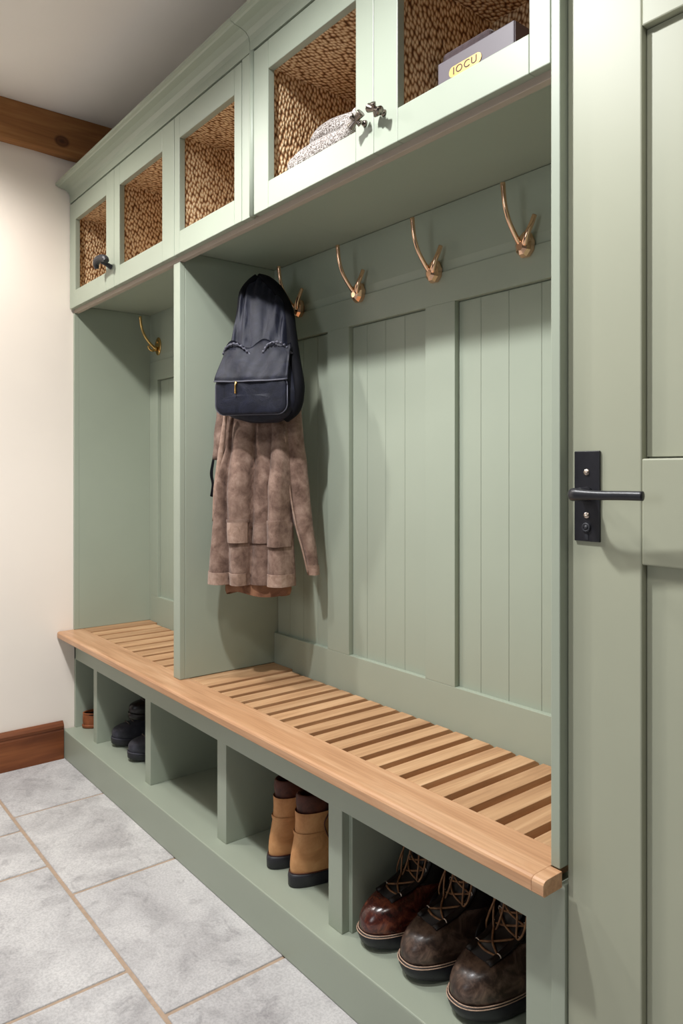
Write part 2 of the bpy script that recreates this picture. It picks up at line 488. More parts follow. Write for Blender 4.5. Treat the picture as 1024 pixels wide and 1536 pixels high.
# shoe bench base
zP, zA = .120, .410
root = thing('shoe_bench', 'long sage green base unit of shoe cubbies with plinth, under the oak bench top', 'storage bench', (1.2, -.047, 0))
obj('plinth', boxes((.0, XE-.028, -.047, -.02, 0, zP-.003)), M_green, root, bevel=.004, seg=3)
obj('shelf_board', boxes((.0, XE-.028, -.0468, .38, zP-.018, zP)), M_green, root, bevel=.003)
obj('back_panel', boxes((.0, XE-.028, .372, .38, zP, .508)), M_green, root)
obj('apron', boxes((.0, XE-.03, 0, .02, zA, .508)), M_green, root, bevel=.0015)
obj('end_board', boxes((-.002, .014, .0, .372, zP, .508)), M_green, root, bevel=.0015)
for a, b in ((.222, .258), (.720, .764), (1.231, 1.283)):
    obj('divider', boxes((a, b, .001, .372, zP, .508)), M_green, root, bevel=.0015)
obj('divider', boxes((1.770, 1.822, .001, .022, zP, .508), (1.770, 1.834, .022, .372, zP, .508)), M_green, root, bevel=.0015)
obj('end_stile', boxes((2.3465, XE-.030, .001, .02, zP, .508), (2.372, XE-.030, .02, .372, zP, .508)), M_green, root, bevel=.0015)
obj('end_panel', boxes((XE-.0275, XE, -.006, .38, 0, .5035)), M_green, root, bevel=.0015)

# oak bench top
root = thing('bench_top', 'honey oak bench top with a solid front board and slatted seat', 'bench top', (1.2, -.072, .508))
prof = [(-.070, .508), (.034, .508), (.034, .535), (-.060, .535), (-.066, .5342), (-.0705, .5315), (-.0725, .528), (-.0725, .511)]
# the board is notched round the end panel
obj('front_board', extrude_x(prof, 0, 2.4135), M_oakx, root, bevel=.0015)
obj('front_board_end', extrude_x([(-.070, .508), (-.021, .508), (-.021, .535), (-.060, .535), (-.066, .5342), (-.0705, .5315), (-.0725, .528), (-.0725, .511)], 2.4135, XE+.005), M_oakx, root, bevel=.0008)
obj('support_board', boxes((.014, .970, .034, .335, .5082, .5098), (.970, 2.404, .034, .358, .5082, .5098)), M_oakx, root)
def slat(x0, x1, yb):
    z0, z1 = .510, .535
    V = [(x0, .034, z0), (x1, .034, z0), (x1, yb, z0), (x0, yb, z0), (x0, .034, z1), (x1, .034, z1), (x1, yb-.02, z1), (x0, yb-.02, z1), (x1, yb-.004, z1-.010), (x0, yb-.004, z1-.010)]
    F = [(0, 3, 2, 1), (4, 5, 6, 7), (0, 1, 5, 4), (1, 2, 8, 6, 5), (3, 0, 4, 7, 9), (2, 3, 9, 8), (7, 6, 8, 9)]
    return V, F
obj('end_slat', boxes((.0, .088, .034, .3355, .510, .535)), M_oaky, root, bevel=.0012)
x = .108
while x < .93:
    obj('slat', slat(x, min(x+.066, .946), .336), M_oaky, root, bevel=.0012)
    x += .088
obj('end_slat', boxes((.9935, 1.108, .034, .3585, .510, .535)), M_oaky, root, bevel=.0012)
x = 1.129
while x < 2.39:
    obj('slat', slat(x, min(x+.0455, 2.412), .3585), M_oaky, root, bevel=.0012)
    x += .0672

# vertical panels
obj('side_panel', boxes((-.003, .010, .0165, .40, .5355, 1.9155), (-.003, .010, -.004, .0165, .5355, 1.8815)), M_green, bevel=.0015)
tag(bpy.data.objects['side_panel'], 'sage green side panel against the cream left wall', 'panel')
o = obj('partition_panel', boxes((.948, .993, .0165, .40, .5355, 1.9155), (.948, .993, -.002, .0165, .5355, 1.8815)), M_green, bevel=.002)
tag(o, 'sage green upright partition between the two coat bays, standing on the bench', 'panel')
o = obj('end_panel', boxes((2.414, XE, -.020, .40, .5355, ZC-.001)), M_green, bevel=.0015)
tag(o, 'tall narrow sage green end panel beside the door, reaching up past the cabinets', 'panel')

# panelling at the back of both bays
def panelling(name, label, xs0, xs1, y, bays, stiles, ztop, zl, zt, grooves, chamfer):
    r = thing(name, label, 'wall panelling', ((xs0+xs1)/2, y, .5355))
    rec = y+.015
    obj('bottom_rail', boxes((xs0, xs1, y, y+.026, .5105, zl)), M_green, r, bevel=.0012)
    obj('top_rail', boxes((xs0, xs1, y, y+.026, zt, zt+chamfer)), M_green, r, bevel=.001)
    hb = extrude_x([(y+.005, zt+chamfer-.002), (y+.02, zt+chamfer-.002), (y+.02, ztop), (y+.001, ztop), (y+.001, zt+chamfer+.026)], xs0, xs1)
    obj('hook_board', hb, M_green, r)
    for a, b in stiles:
        obj('stile', boxes((a, b, y, y+.026, zl, zt)), M_green, r, bevel=.001)
    for (a, b), gr in zip(bays, grooves):
        # boards with small v-grooves, one mesh
        e = [a+.003]+list(gr)+[b-.002]
        bs = [(e[i]+(.0 if i == 0 else .0005), e[i+1]-(.0 if i == len(e)-2 else .0005), rec, rec+.007, zl-.005, zt-.003) for i in range(len(e)-1)]
        bs.append((max(a-.006, xs0), min(b+.006, xs1), rec+.0065, rec+.014, zl-.005, zt+.005))
        obj('grooved_board', boxes(*bs), M_green, r, bevel=.0006)
    return r
panelling('back_panelling', 'green back panelling of the wide right bay with three grooved recesses under the hooks', .9935, 2.4125, YB,
          [(.993, 1.301), (1.408, 1.738), (1.846, 2.4125)], [(1.301, 1.408), (1.738, 1.846)], 1.914, .640, 1.653,
          [(1.07, 1.15, 1.23), (1.478, 1.56, 1.642), (1.922, 2.011, 2.107, 2.2, 2.3)], .084)
panelling('back_panelling', 'green back panelling of the narrow left bay, half hidden behind the partition', .010, .948, .337,
          [(.089, .43), (.52, .86)], [(.010, .089), (.43, .52), (.86, .948)], 1.9155, .650, 1.617,
          [(.175, .26, .345), (.6, .68, .76)], .084)

# ------------------------------------------------------------------ overhead cabinets
zB, zT = 1.882, 2.343      # underside, top
dz0, dz1 = 1.897, 2.338
oz0, oz1 = 1.967, 2.262
yd = -.02
def lining(x0, x1, r):
    y0, y1, z0, z1 = .002, .30, 1.950, 2.272
    V, F, UV = [], [], []
    def quad(pts, uvs):
        n = len(V); V.extend(pts); F.append((n, n+1, n+2, n+3)); UV.extend(uvs)
    def q(p0, du, dv):
        p0, du, dv = Vector(p0), Vector(du), Vector(dv)
        off = random.random()*3
        quad([p0, p0+du, p0+du+dv, p0+dv], [(off, 0), (off+du.length, 0), (off+du.length, dv.length), (off, dv.length)])
    X, Y, Z = (x1-x0, 0, 0), (0, y1-y0, 0), (0, 0, z1-z0)
    q((x0, y1, z0), X, Z)                    # back
    q((x0, y0, z0), Y, Z)                    # left
    q((x1, y1, z0), (0, y0-y1, 0), Z)        # right
    q((x0, y0, z0), X, Y)                    # bottom
    q((x0, y1, z1), X, (0, y0-y1, 0))        # top
    o = obj('woven_lining', (V, F), M_weave, r, label='plaited seagrass lining')
    org = ORG[r.name]
    uv = o.data.uv_layers.new(name='UVMap')
    for p in o.data.polygons:
        for li in p.loop_indices: uv.data[li].uv = UV[li]
    m = o.modifiers.new('thick', 'SOLIDIFY'); m.thickness = .004; m.offset = -1
    return o
def cab_door(x0, x1, o0, o1, r, knob=None):
    fr = boxes((x0, o0, yd, yd+.02, dz0, dz1), (o1, x1, yd, yd+.02, dz0, dz1), (o0, o1, yd, yd+.02, dz0, oz0), (o0, o1, yd, yd+.02, oz1, dz1))
    d = obj('cabinet_door', fr, M_green, r, bevel=.0018)
    if knob: knob(d)
    return d
def bow_knob(x, z, tilt):
    def f(d):
        st = tube([(x, yd, z), (x, yd-.006, z)], [.008, .006], 14, 2)
        st2 = tube([(x, yd-.005, z), (x, yd-.024, z)], [.0042, .0042], 12, 2)
        a = Vector((math.cos(tilt), 0, math.sin(tilt)))
        c = Vector((x, yd-.027, z))
        bar = tube([c-a*.020, c-a*.013, c, c+a*.013, c+a*.020], [.0098, .0080, .0052, .0080, .0098], 12, 5)
        e = Vector((-math.sin(tilt)*.7, -.7, math.cos(tilt)*.7)).normalized()
        cr = tube([c-e*.014, c, c+e*.014], [.0068, .0044, .0068], 10, 4)
        obj('knob', join(st, st2, bar, cr), M_pewter, d, smooth=True)
    return f
def horn_pull(x, z):
    def f(d):
        st = tube([(x+.02, yd, z-.022), (x+.018, yd-.02, z-.012), (x+.012, yd-.034, z-.004)], [.010, .008, .009], 14, 5)
        bar = tube([(x-.034, yd-.036, z-.022), (x-.030, yd-.040, z-.006), (x-.012, yd-.042, z+.004), (x+.02, yd-.040, z+.006), (x+.046, yd-.036, z-.001), (x+.056, yd-.034, z-.012)],
                   [.008, .012, .0135, .0135, .0135, .011], 12, 6)
        obj('knob', join(st, bar), M_blackpull, d, smooth=False, bevel=0, label='black horn-shaped pull')
    return f
def body(x0, x1, parts, under):
    b = [(x0, x1, 0.0, .38, zT-.016, zT), (x0, x1, 0.0, .38, 1.916, 1.946), (x0, x1, .31, .38, 1.946, zT-.016)]
    b += [(a, c, 0.0, .31, 1.946, zT-.016) for a, c in parts]
    return boxes(*b)
cabL = thing('overhead_cabinet', 'left overhead cabinet with three small open-framed doors showing empty woven lining', 'cabinet', (.7, .0, zB))
obj('cabinet_body', body(0, 1.446, [(0, .05), (.428, .528), (.915, 1.015), (1.378, 1.446)], 0), M_green, cabL)
lining(.052, .426, cabL); lining(.530, .913, cabL); lining(1.017, 1.376, cabL)
cab_door(.001, .488, .070, .410, cabL, horn_pull(.445, 1.996))
cab_door(.4905, .9885, .541, .901, cabL)
cab_door(.991, 1.404, 1.027, 1.365, cabL)
obj('filler_strip', boxes((1.4055, 1.446, yd+.001, 0, dz0, zT)), M_green, cabL, bevel=.0012)
obj('under_rail', boxes((0, 1.446, -.0015, .016, zB, 1.930)), M_rail, cabL, bevel=.0012)
cabR = thing('overhead_cabinet', 'right overhead cabinet with two larger open-framed doors holding socks and a boxed item', 'cabinet', (1.93, .0, zB))
obj('cabinet_body', body(1.4462, 2.413, [(1.4462, 1.528), (1.915, 2.02), (2.385, 2.413)], 0), M_green, cabR)
lining(1.530, 1.913, cabR); lining(2.022, 2.383, cabR)
cab_door(1.468, 1.9577, 1.539, 1.897, cabR, bow_knob(1.930, 1.972, .5))
cab_door(1.9583, 2.413, 2.034, 2.369, cabR, bow_knob(1.992, 1.972, -.5))
obj('bead_strip', tube([(1.457, yd+.004, dz0), (1.457, yd+.004, zT)], .0095, 12, 2), M_green, cabR, smooth=True)
obj('under_rail', boxes((1.4462, 2.413, -.0015, .016, zB, 1.930)), M_rail, cabR, bevel=.0012)
# cornice
prof = [(.06, zT+.002), (yd, zT+.002), (yd, zT+.030), (yd-.003, zT+.042), (yd-.012, zT+.052), (yd-.028, zT+.058), (yd-.048, zT+.061), (yd-.052, zT+.064), (yd-.060, zT+.066), (yd-.060, zT+.076), (yd-.055, zT+.078), (.06, zT+.078)]
r = thing('cornice', 'moulded sage green cornice running along the top of the overhead cabinets', 'cornice', (1.2, -.02, zT))
obj('cornice_moulding', extrude_x(prof, 0, 1.4462), M_green, r, bevel=.0008)
obj('cornice_moulding', extrude_x(prof, 1.4475, 2.413), M_green, r, bevel=.0008)

# ------------------------------------------------------------------ coat hooks
def hook(X, y, z, label, m, style=0):
    r = thing('coat_hook', label, 'coat hook', (X, y, z), 0, 'coat hooks on the hook boards')
    if style == 0:
        # faceted drop-shaped rose
        rings = []
        for (d, s, dz) in ((0, .9, 0), (-.006, 1.0, 0), (-.014, .95, -.002), (-.022, .72, -.004), (-.027, .36, -.006)):
            rings.append([(.024*s*math.cos(a)+.004, d*1.15, .034*s*math.sin(a)*(1.0 if math.sin(a) > 0 else .9)-.008+dz) for a in [2*PI*j/9+.2 for j in range(9)]])
        V, F = loft(rings)
        obj('rose', (V, F), m, r, local=True)
    else:
        rings = []
        for (d, s) in ((0, 1.0), (-.004, 1.0), (-.007, .86), (-.008, .6)):
            rings.append([(.028*s*math.cos(a), d, .040*s*math.sin(a)) for a in [2*PI*j/28 for j in range(28)]])
        obj('rose', loft(rings), m, r, local=True, smooth=False, bevel=.001)
        obj('screw', ball((0, -.009, .018), .006, .003, .006, 12, 6), M_gold, r, local=True, smooth=True)
    # long upper prong
    obj('long_prong', tube([(0, -.012, -.012), (-.001, -.026, -.004), (0, -.046, .014), (0, -.066, .040), (0, -.080, .074), (0, -.086, .112), (0, -.087, .122)],
                           [.0085, .0075, .0063, .0058, .0055, .0056, .0062, .0062], 12, 7), m, r, local=True, smooth=True)
    # short prong
    if style == 0:
        obj('short_prong', tube([(.006, -.014, -.014), (.016, -.026, -.006), (.026, -.030, .012), (.034, -.026, .032), (.038, -.020, .052)],
                                [.0095, .0085, .007, .0062, .006], 12, 7), m, r, local=True, smooth=True)
    else:
        obj('short_prong', tube([(0, -.012, -.014), (0, -.030, -.022), (.001, -.046, -.014), (.002, -.050, -.002)], [.0065, .0055, .005, .006], 12, 6), m, r, local=True, smooth=True)
hy = YB+.001
hook(.100, .338, 1.765, 'brass coat hook with an oval plate alone in the narrow left bay', M_brass, 1)
hook(1.150, hy, 1.758, 'copper coat hook in the corner, mostly hidden behind the backpack', M_copper)
hook(1.461, hy, 1.752, 'copper coat hook nearest the right side of the backpack, left of the two free ones', M_copper)
hook(1.776, hy, 1.748, 'copper coat hook between the tall centre panel and the right panel, third of four', M_copper)
hook(2.074, hy, 1.748, 'copper coat hook nearest the door end of the wide bay', M_copper)

# ------------------------------------------------------------------ coat and backpack (hang from the corner hook, turned to the room)
TH = math.radians(35)
DX, DY = math.cos(TH), math.sin(TH)
def W(s, t, z): return (1.0+DX*s+DY*t, .10+DY*s-DX*t, z)
# body rows: z -> sL, sR, centre depth, half depth
crows = [(.852, .026, .322, .050, .040), (.90, .028, .320, .050, .040), (.95, .032, .316, .048, .038), (1.05, .043, .309, .044, .036), (1.16, .056, .313, .044, .044),
         (1.27, .075, .312, .036, .036), (1.39, .086, .312, .026, .030), (1.50, .100, .310, .020, .028), (1.60, .120, .300, .026, .030), (1.68, .155, .280, .012, .024), (1.73, .19, .255, .0, .015)]
def crease(z):
    return lerp_rows([(.85, .115, .176, .240), (1.05, .101, .181, .237), (1.2, .101, .183, .242), (1.4, .110, .183, .242), (1.75, .19, .22, .235)], z)
def coat_front(s, z, extra=0.0):
    sL, sR, c, h = lerp_rows(crows, z)
    q = max(0.0, min(1.0, (s-sL)/(sR-sL)))
    env = (max(0, 1-abs(2*q-1)**3.2))**.5
    ed = [sL]+list(crease(z))+[sR]
    fold = 0
    for i in range(4):
        if ed[i] <= s <= ed[i+1] and ed[i+1] > ed[i]:
            f = (s-ed[i])/(ed[i+1]-ed[i])
            fold = (math.sin(PI*f)**.5) * (.046 if i != 2 else .022) - (.014 if i == 2 else 0)
    k = max(.08, min(1, (1.46-z)/.28))
    wob = .0025*math.sin(21*z+9*s*10)+.0015*math.sin(60*z+31*s)
    return c + h*env*.72 + (fold-.004)*k*min(1, env*1.5) + wob*env + extra
def coat_ring(z, shrink=0.0):
    sL, sR, c, h = lerp_rows(crows, z)
    pts = []
    n = 120
    for j in range(n+1):
        u = (1-math.cos(PI*j/n))/2*.35 + (j/n)*.65
        s = sL+(sR-sL)*u
        pts.append((s, coat_front(s, z)-shrink))
    m = 26
    for j in range(1, m):
        u = 1-j/m
        s = sL+(sR-sL)*u
        env = (max(0, 1-abs(2*u-1)**3.2))**.5
        pts.append((s, c-h*env*.6-.004*math.sin(u*19)*env+shrink))
    return [W(s, t, z) for s, t in pts]
zs = [.852+i*(1.73-.852)/64 for i in range(65)]
coat = thing('suede_coat', 'long brown suede coat hanging in the bay corner beneath the navy backpack', 'coat', W(.18, .03, .80))
obj('coat_body', loft([coat_ring(z) for z in zs], False, True), M_suede, coat, smooth=True)
# hem band, seam flaps: patches following the front
def patch(s0, s1, z0, z1, off, thick, taper=0.0, ns=24, nz=8, fr=None):
    fr = fr or coat_front
    top = []; 
    def P(i, j, o):
        z = z0+(z1-z0)*j/nz
        a0, a1 = s0+taper*(1-j/nz), s1
        s = a0+(a1-a0)*i/ns
        return W(s, fr(s, z)+o, z)
    V, F = [], []
    for o in (off, off-thick):
        for j in range(nz+1):
            for i in range(ns+1): V.append(P(i, j, o))
    n = (ns+1)*(nz+1)
    for j in range(nz):
        for i in range(ns):
            a = j*(ns+1)+i
            F.append((a, a+1, a+ns+2, a+ns+1)); F.append((n+a, n+a+ns+1, n+a+ns+2, n+a+1))
    def side(idx):
        for a, b in zip(idx, idx[1:]): F.append((a, n+a, n+b, b))
    side([i for i in range(ns+1)][::-1]); side([nz*(ns+1)+i for i in range(ns+1)])
    side([j*(ns+1) for j in range(nz+1)]); side([j*(ns+1)+ns for j in range(nz+1)][::-1])
    return V, F
for s0, s1 in ((.0285, .1135), (.1165, .174), (.242, .3195)):
    obj('hem_band', patch(s0, s1, .853, .890, .0045, .006), M_suede_hem, coat, smooth=False)
obj('pocket_flap', patch(.112, .1765, .985, 1.050, .009, .008), M_suede_hem, coat)
obj('pocket_flap', patch(.241, .311, .975, 1.047, .009, .008), M_suede, coat)
obj('back_belt', patch(.178, .239, .982, 1.046, .005, .005), M_suede, coat)
for q in ((.106, .179, 1.048, 1.056), (.239, .309, 1.046, 1.054)):
    obj('yoke_edge', patch(*q, .0095, .008), M_suede, coat)
# left front panel overlaps the body (narrow vertical lapel roll)
obj('front_edge', tube([W(.098, .078, 1.40), W(.082, .082, 1.27), W(.070, .090, 1.15), W(.062, .095, 1.05)], [.006, .009, .010, .004], 10, 8), M_suede_hem, coat, smooth=True)
# lining showing under the hem
lr = []
for z in (.818, .830, .85, .868):
    lr.append([W(.19+.112*math.cos(a)*(1 if z > .82 else .96), .040+.022*math.sin(a)+.004*math.sin(5*a), z+.006*math.sin(3*a+1)*(1 if z < .84 else 0)) for a in [2*PI*j/48 for j in range(48)]])
obj('lining', loft(lr, False, False), M_lining, coat, smooth=True)
# right sleeve
def sleeve(rows, n=28):
    rings = []
    for (z, s0, s1, t, h) in rows:
        c = (s0+s1)/2; w = (s1-s0)/2
        rings.append([W(c+w*math.cos(a), t+h*math.sin(a)+.002*math.sin(z*70+3*a), z) for a in [2*PI*j/n for j in range(n)]])
    return rings
def dense(rows, k=6):
    out = []
    for a, b in zip(rows, rows[1:]):
        for i in range(k): out.append(tuple(p+(q-p)*i/k for p, q in zip(a, b)))
    return out+[rows[-1]]
rs = [(.885, .350, .388, .022, .020), (.93, .341, .386, .024, .022), (1.05, .302, .371, .034, .027), (1.22, .278, .354, .034, .029), (1.33, .268, .338, .030, .029), (1.50, .25, .322, .020, .026), (1.62, .24, .305, .008, .020), (1.70, .22, .285, 0, .012)]
rs = [(z, s0+.004, s1-.002, t, h) for z, s0, s1, t, h in rs]
slv = obj('sleeve', loft(sleeve(dense(rs)), False, True), M_suede, coat, smooth=True)
cf = [(.884, .352, .388, .022, .0215), (.915, .346, .3865, .0235, .0225)]
obj('cuff', loft(sleeve(dense(cf, 4)), False, False), M_suede_hem, slv, smooth=True)
obj('sleeve_seam', tube([W(.290, .066, 1.33), W(.300, .066, 1.20), W(.320, .060, 1.06), W(.345, .047, .95), W(.357, .040, .89)], .0032, 8, 8), M_suede_hem, slv, smooth=True)
# left sleeve, shorter, ends above a dangling strap
ls = [(1.244, .018, .062, .010, .014), (1.32, .024, .078, .012, .018), (1.40, .034, .10, .012, .020), (1.52, .06, .14, .008, .02), (1.62, .11, .18, .004, .016)]
obj('sleeve', loft(sleeve(dense(ls)), True, True), M_suede, coat, smooth=True)
obj('cuff_strap', join(tube([W(.024, .018, 1.245), W(.018, .020, 1.20), W(.024, .022, 1.165), W(.018, .020, 1.125)], [.006, .008, .006, .007], 8, 6, .5),
                       tube([W(.04, .012, 1.245), W(.038, .012, 1.19), W(.044, .012, 1.15)], [.009, .009, .005], 8, 6, .5)), M_navydark, coat, smooth=True)

# backpack
bp = [(1.355, 0.198, 0.285, .12), (1.37, .142, .334, .12), (1.391, .111, .356, .12), (1.416, .099, .368, .12), (1.444, .097, .370, .12), (1.473, .097, .36, .12), (1.495, .097, .349, .12),
      (1.529, .108, .339, .11), (1.577, .117, .331, .10), (1.623, .128, .319, .09), (1.68, .133, .305, .075), (1.727, .137, .29, .06), (1.772, .138, .26, .045), (1.802, .149, .229, .035), (1.818, .161, .214, .03), (1.827, .177, .196, .02)]
hd = [(1.355, .030), (1.39, .045), (1.42, .05), (1.50, .048), (1.58, .040), (1.68, .032), (1.76, .026), (1.80, .020), (1.827, .010)]
def bp_ring(z):
    sL, sR, c = lerp_rows(bp, z); h, = lerp_rows(hd, z)
    n = 72; out = []
    for j in range(n):
        a = 2*PI*j/n
        ca, sa = math.cos(a), math.sin(a)
        x = math.copysign(abs(ca)**.75, ca); y = math.copysign(abs(sa)**.75, sa)
        s = (sL+sR)/2+(sR-sL)/2*x
        # gathers in the upper half of the sack
        k = max(0, min(1, (z-1.50)/.08))*max(0, min(1, (1.83-z)/.03+.3))
        g = .0055*k*math.sin(s*150+ (z-1.6)*18*math.sin(s*40)) * (1 if sa > 0 else 0) + .003*k*math.sin(s*310+z*40)*(1 if sa > 0 else 0)
        out.append(W(s, c-.0+h*y+g, z))
    return out
pack = thing('backpack', 'navy nylon backpack with a flap pocket hanging in the bay corner over the coat', 'backpack', W(.23, .12, 1.355))
zz = [1.355+i*(1.827-1.355)/80 for i in range(81)]
obj('sack', loft([bp_ring(z) for z in zz]), M_navy, pack, smooth=True)
def rrect_patch(s0, s1, z0, z1, tf, r, thick, nb=3):
    """puffed pocket with rounded corners standing off a curved front; tf(s,z)=base depth"""
    cs, cz = (s0+s1)/2, (z0+z1)/2
    def outline(k):
        pts = []
        hw, hh = (s1-s0)/2*k, (z1-z0)/2*k; rr = min(r, hw, hh)
        for (qx, qz, a0) in ((1, 1, 0), (-1, 1, 90), (-1, -1, 180), (1, -1, 270)):
            for i in range(9):
                a = math.radians(a0+i*90/8)
                pts.append((cs+qx*(hw-rr)+rr*math.cos(a), cz+qz*(hh-rr)+rr*math.sin(a)))
        return pts
    rings = []
    for k, o in ((1.0, -.01), (1.0, thick*.45), (.985, thick*.75), (.95, thick*.92), (.85, thick*1.02), (.6, thick*1.12), (.3, thick*1.15)):
        rings.append([W(s, tf(s, z)+o+.0015*math.sin(40*s+30*z)*(k < .9), z) for s, z in outline(k)])
    return loft(rings, True, True), [W(s, tf(s, z)+thick*.62, z) for s, z in outline(1.004)]
def bp_front(s, z):
    sL, sR, c = lerp_rows(bp, z); h, = lerp_rows(hd, z)
    return c+h*.80
g, ol = rrect_patch(.108, .338, 1.376, 1.49, lambda s, z: .16, .03, .020)
pk = obj('front_pocket', g, M_navy, pack, smooth=True)
obj('piping', tube([ol[i] for i in range(0, len(ol))]+[ol[0]], .0019, 6, 1), M_piping, pk, smooth=True)
# flap over the pocket
def flapf(s, z):
    return .150+.036*max(0, min(1, (1.585-z)/.10))+.0025*math.sin(55*s+35*z)+.0012*math.sin(150*s-60*z)
def flap_patch():
    ns, nz = 40, 22
    V, F = [], []
    for o in (0, -.007):
        for j in range(nz+1):
            v = j/nz; z = 1.474+(1.592-1.474)*v
            a0 = .104+.022*v; a1 = .340-.006*v
            for i in range(ns+1):
                u = i/ns; s = a0+(a1-a0)*u
                zz_ = z+.004*(abs(2*u-1)**4)*(1-v) + (.012*math.sin(PI*2*u*2)*v if v > .6 else 0)*(v-.6)/.4
                e = -.012*(abs(2*u-1)**6)
                V.append(W(s, flapf(s, z)+o+e, zz_))
    n = (ns+1)*(nz+1)
    for j in range(nz):
        for i in range(ns):
            a = j*(ns+1)+i
            F.append((a, a+1, a+ns+2, a+ns+1)); F.append((n+a, n+a+ns+1, n+a+ns+2, n+a+1))
    def side(idx):
        for a, b in zip(idx, idx[1:]): F.append((a, n+a, n+b, b))
    side([i for i in range(ns+1)][::-1]); side([nz*(ns+1)+i for i in range(ns+1)])
    side([j*(ns+1) for j in range(nz+1)]); side([j*(ns+1)+ns for j in range(nz+1)][::-1])
    return (V, F), [V[i] for i in range(0, ns+1, 2)]
g, edge = flap_patch()
fl = obj('flap', g, M_navy, pack, smooth=True)
obj('piping', tube(edge, .0022, 6, 1), M_piping, fl, smooth=True)
# ruched drawstring channel above the flap
def ruche(pts, amp):
    P = catmull([W(*p) for p in pts], 10); out = []
    for i, p in enumerate(P): out.append(p+Vector((0, 0, amp*math.sin(i*1.5))))
    return tube(out, lambda s: .0032+.0018*math.sin(s*70), 8, 0)
obj('drawstring', join(ruche([(.112, .128, 1.566), (.135, .152, 1.585), (.165, .158, 1.592), (.195, .156, 1.575), (.220, .155, 1.552)], .0018),
                       ruche([(.255, .158, 1.560), (.275, .160, 1.586), (.305, .156, 1.590), (.325, .140, 1.575), (.335, .125, 1.56)], .0018)), M_piping, pack, smooth=True)
zb = join(tube([W(.180, .185, 1.470), W(.180, .189, 1.462), W(.180, .189, 1.438)], [.004, .0045, .0052], 8, 3, .5), xf(ball((0, 0, 0), .005, .004, .005, 10, 6), Matrix.Translation(W(.180, .186, 1.470))))
obj('zip_pull', zb, M_gold, pack, smooth=True, label='gold zip pull')
# dark padded straps down both sides, meeting in a loop over the hook
obj('shoulder_strap', tube([W(.185, .034, 1.826), W(.165, .040, 1.805), W(.145, .050, 1.77), W(.137, .062, 1.70), W(.122, .078, 1.60), W(.105, .095, 1.52), W(.096, .105, 1.45)], [.010, .014, .015, .012, .010, .009, .009], 10, 8, 1.3), M_navydark, pack, smooth=True)
obj('shoulder_strap', tube([W(.190, .034, 1.826), W(.22, .035, 1.808), W(.255, .040, 1.772), W(.290, .050, 1.715), W(.312, .080, 1.65), W(.334, .105, 1.55), W(.358, .130, 1.46), W(.350, .130, 1.395), W(.315, .12, 1.362)], [.010, .017, .021, .020, .018, .019, .018, .015, .01], 10, 8, 1.2), M_navydark, pack, smooth=True)

# ------------------------------------------------------------------ things in the overhead cabinets
fz = 1.9545
def sock(name, path, rad, label, loc):
    r = thing(name, label, 'sock', loc, 0, 'knitted socks in the cabinet')
    obj('sock_foot', tube(path, rad, 20, 8), M_knit, r, smooth=True)
    return r
s1 = sock('knitted_sock', [(1.590, .028, fz+.020), (1.602, .030, fz+.032), (1.65, .040, fz+.042), (1.72, .044, fz+.048), (1.79, .040, fz+.046), (1.84, .026, fz+.050), (1.878, .012, fz+.054)],
          [.010, .030, .038, .038, .034, .029, .027, .024], 'grey speckled knitted sock lying nearest the cabinet door rail', (1.73, .03, fz))
obj('sock_cuff', tube([(1.862, .014, fz+.046), (1.885, .004, fz+.052), (1.895, -.002, fz+.053)], [.0235, .0245, .0235], 20, 5), M_knit, s1, smooth=True)
s2 = sock('knitted_sock', [(1.612, .082, fz+.100), (1.622, .080, fz+.106), (1.66, .076, fz+.112), (1.71, .072, fz+.110), (1.77, .070, fz+.102), (1.83, .070, fz+.094)],
          [.010, .024, .029, .029, .027, .024], 'shorter grey speckled knitted sock lying on top of and behind the other one', (1.72, .075, fz+.08))
# boxed item with a gold oval badge
bx0, bx1, by0 = 2.114, 2.307, .018
r = thing('gift_box', 'mauve grey box with a gold oval badge in the right overhead cabinet', 'box', (2.21, .08, fz))
obj('box_body', boxes((bx0, bx1, by0, .095, fz, 2.036)), M_box, r, bevel=.002)
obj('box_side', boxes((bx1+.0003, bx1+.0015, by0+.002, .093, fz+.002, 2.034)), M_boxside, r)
cx, cz, hw, hh = 2.188, 2.003, .042, .0105
pts = []
for j in range(40):
    a = 2*PI*j/40
    pts.append((cx+(hw-hh)*(1 if math.cos(a) > 0 else -1)+hh*math.cos(a), cz+hh*math.sin(a)))
g = loft([[(x, by0-.0002, z) for x, z in pts], [(x, by0-.0014, z) for x, z in pts]])
badge = obj('badge', g, M_label, r, label='gold oval badge')
def text_mesh(body, size):
    cu = bpy.data.curves.new('lettering', 'FONT'); cu.body = body; cu.size = size; cu.extrude = .0003; cu.align_x = 'CENTER'; cu.align_y = 'CENTER'
    cu.space_character = 1.15
    t = bpy.data.objects.new('lettering', cu); COL.objects.link(t)
    dg = bpy.context.evaluated_depsgraph_get(); dg.update()
    me = bpy.data.meshes.new_from_object(t.evaluated_get(dg))
    V = [tuple(v.co) for v in me.vertices]; F = [tuple(p.vertices) for p in me.polygons]
    bpy.data.objects.remove(t); return V, F
try:
    V, F = text_mesh('IOCU', .0205)
    V = [(cx+x*1.15, by0-.0018-z, cz+y) for x, y, z in V]
    obj('lettering', (V, F), M_ink, badge)
except Exception as e:
    print('text failed', e)
o = obj('velvet_case', xf(boxes((-.068, .068, -.03, .03, 0, .163)), Matrix.Translation((0, 0, 0))), M_case, origin=(2.165, .19, fz), local=True, bevel=.012, seg=4)
tag(o, 'dark plum soft case standing behind the mauve box in the cabinet', 'case')
o.location = (2.112, .130, fz)

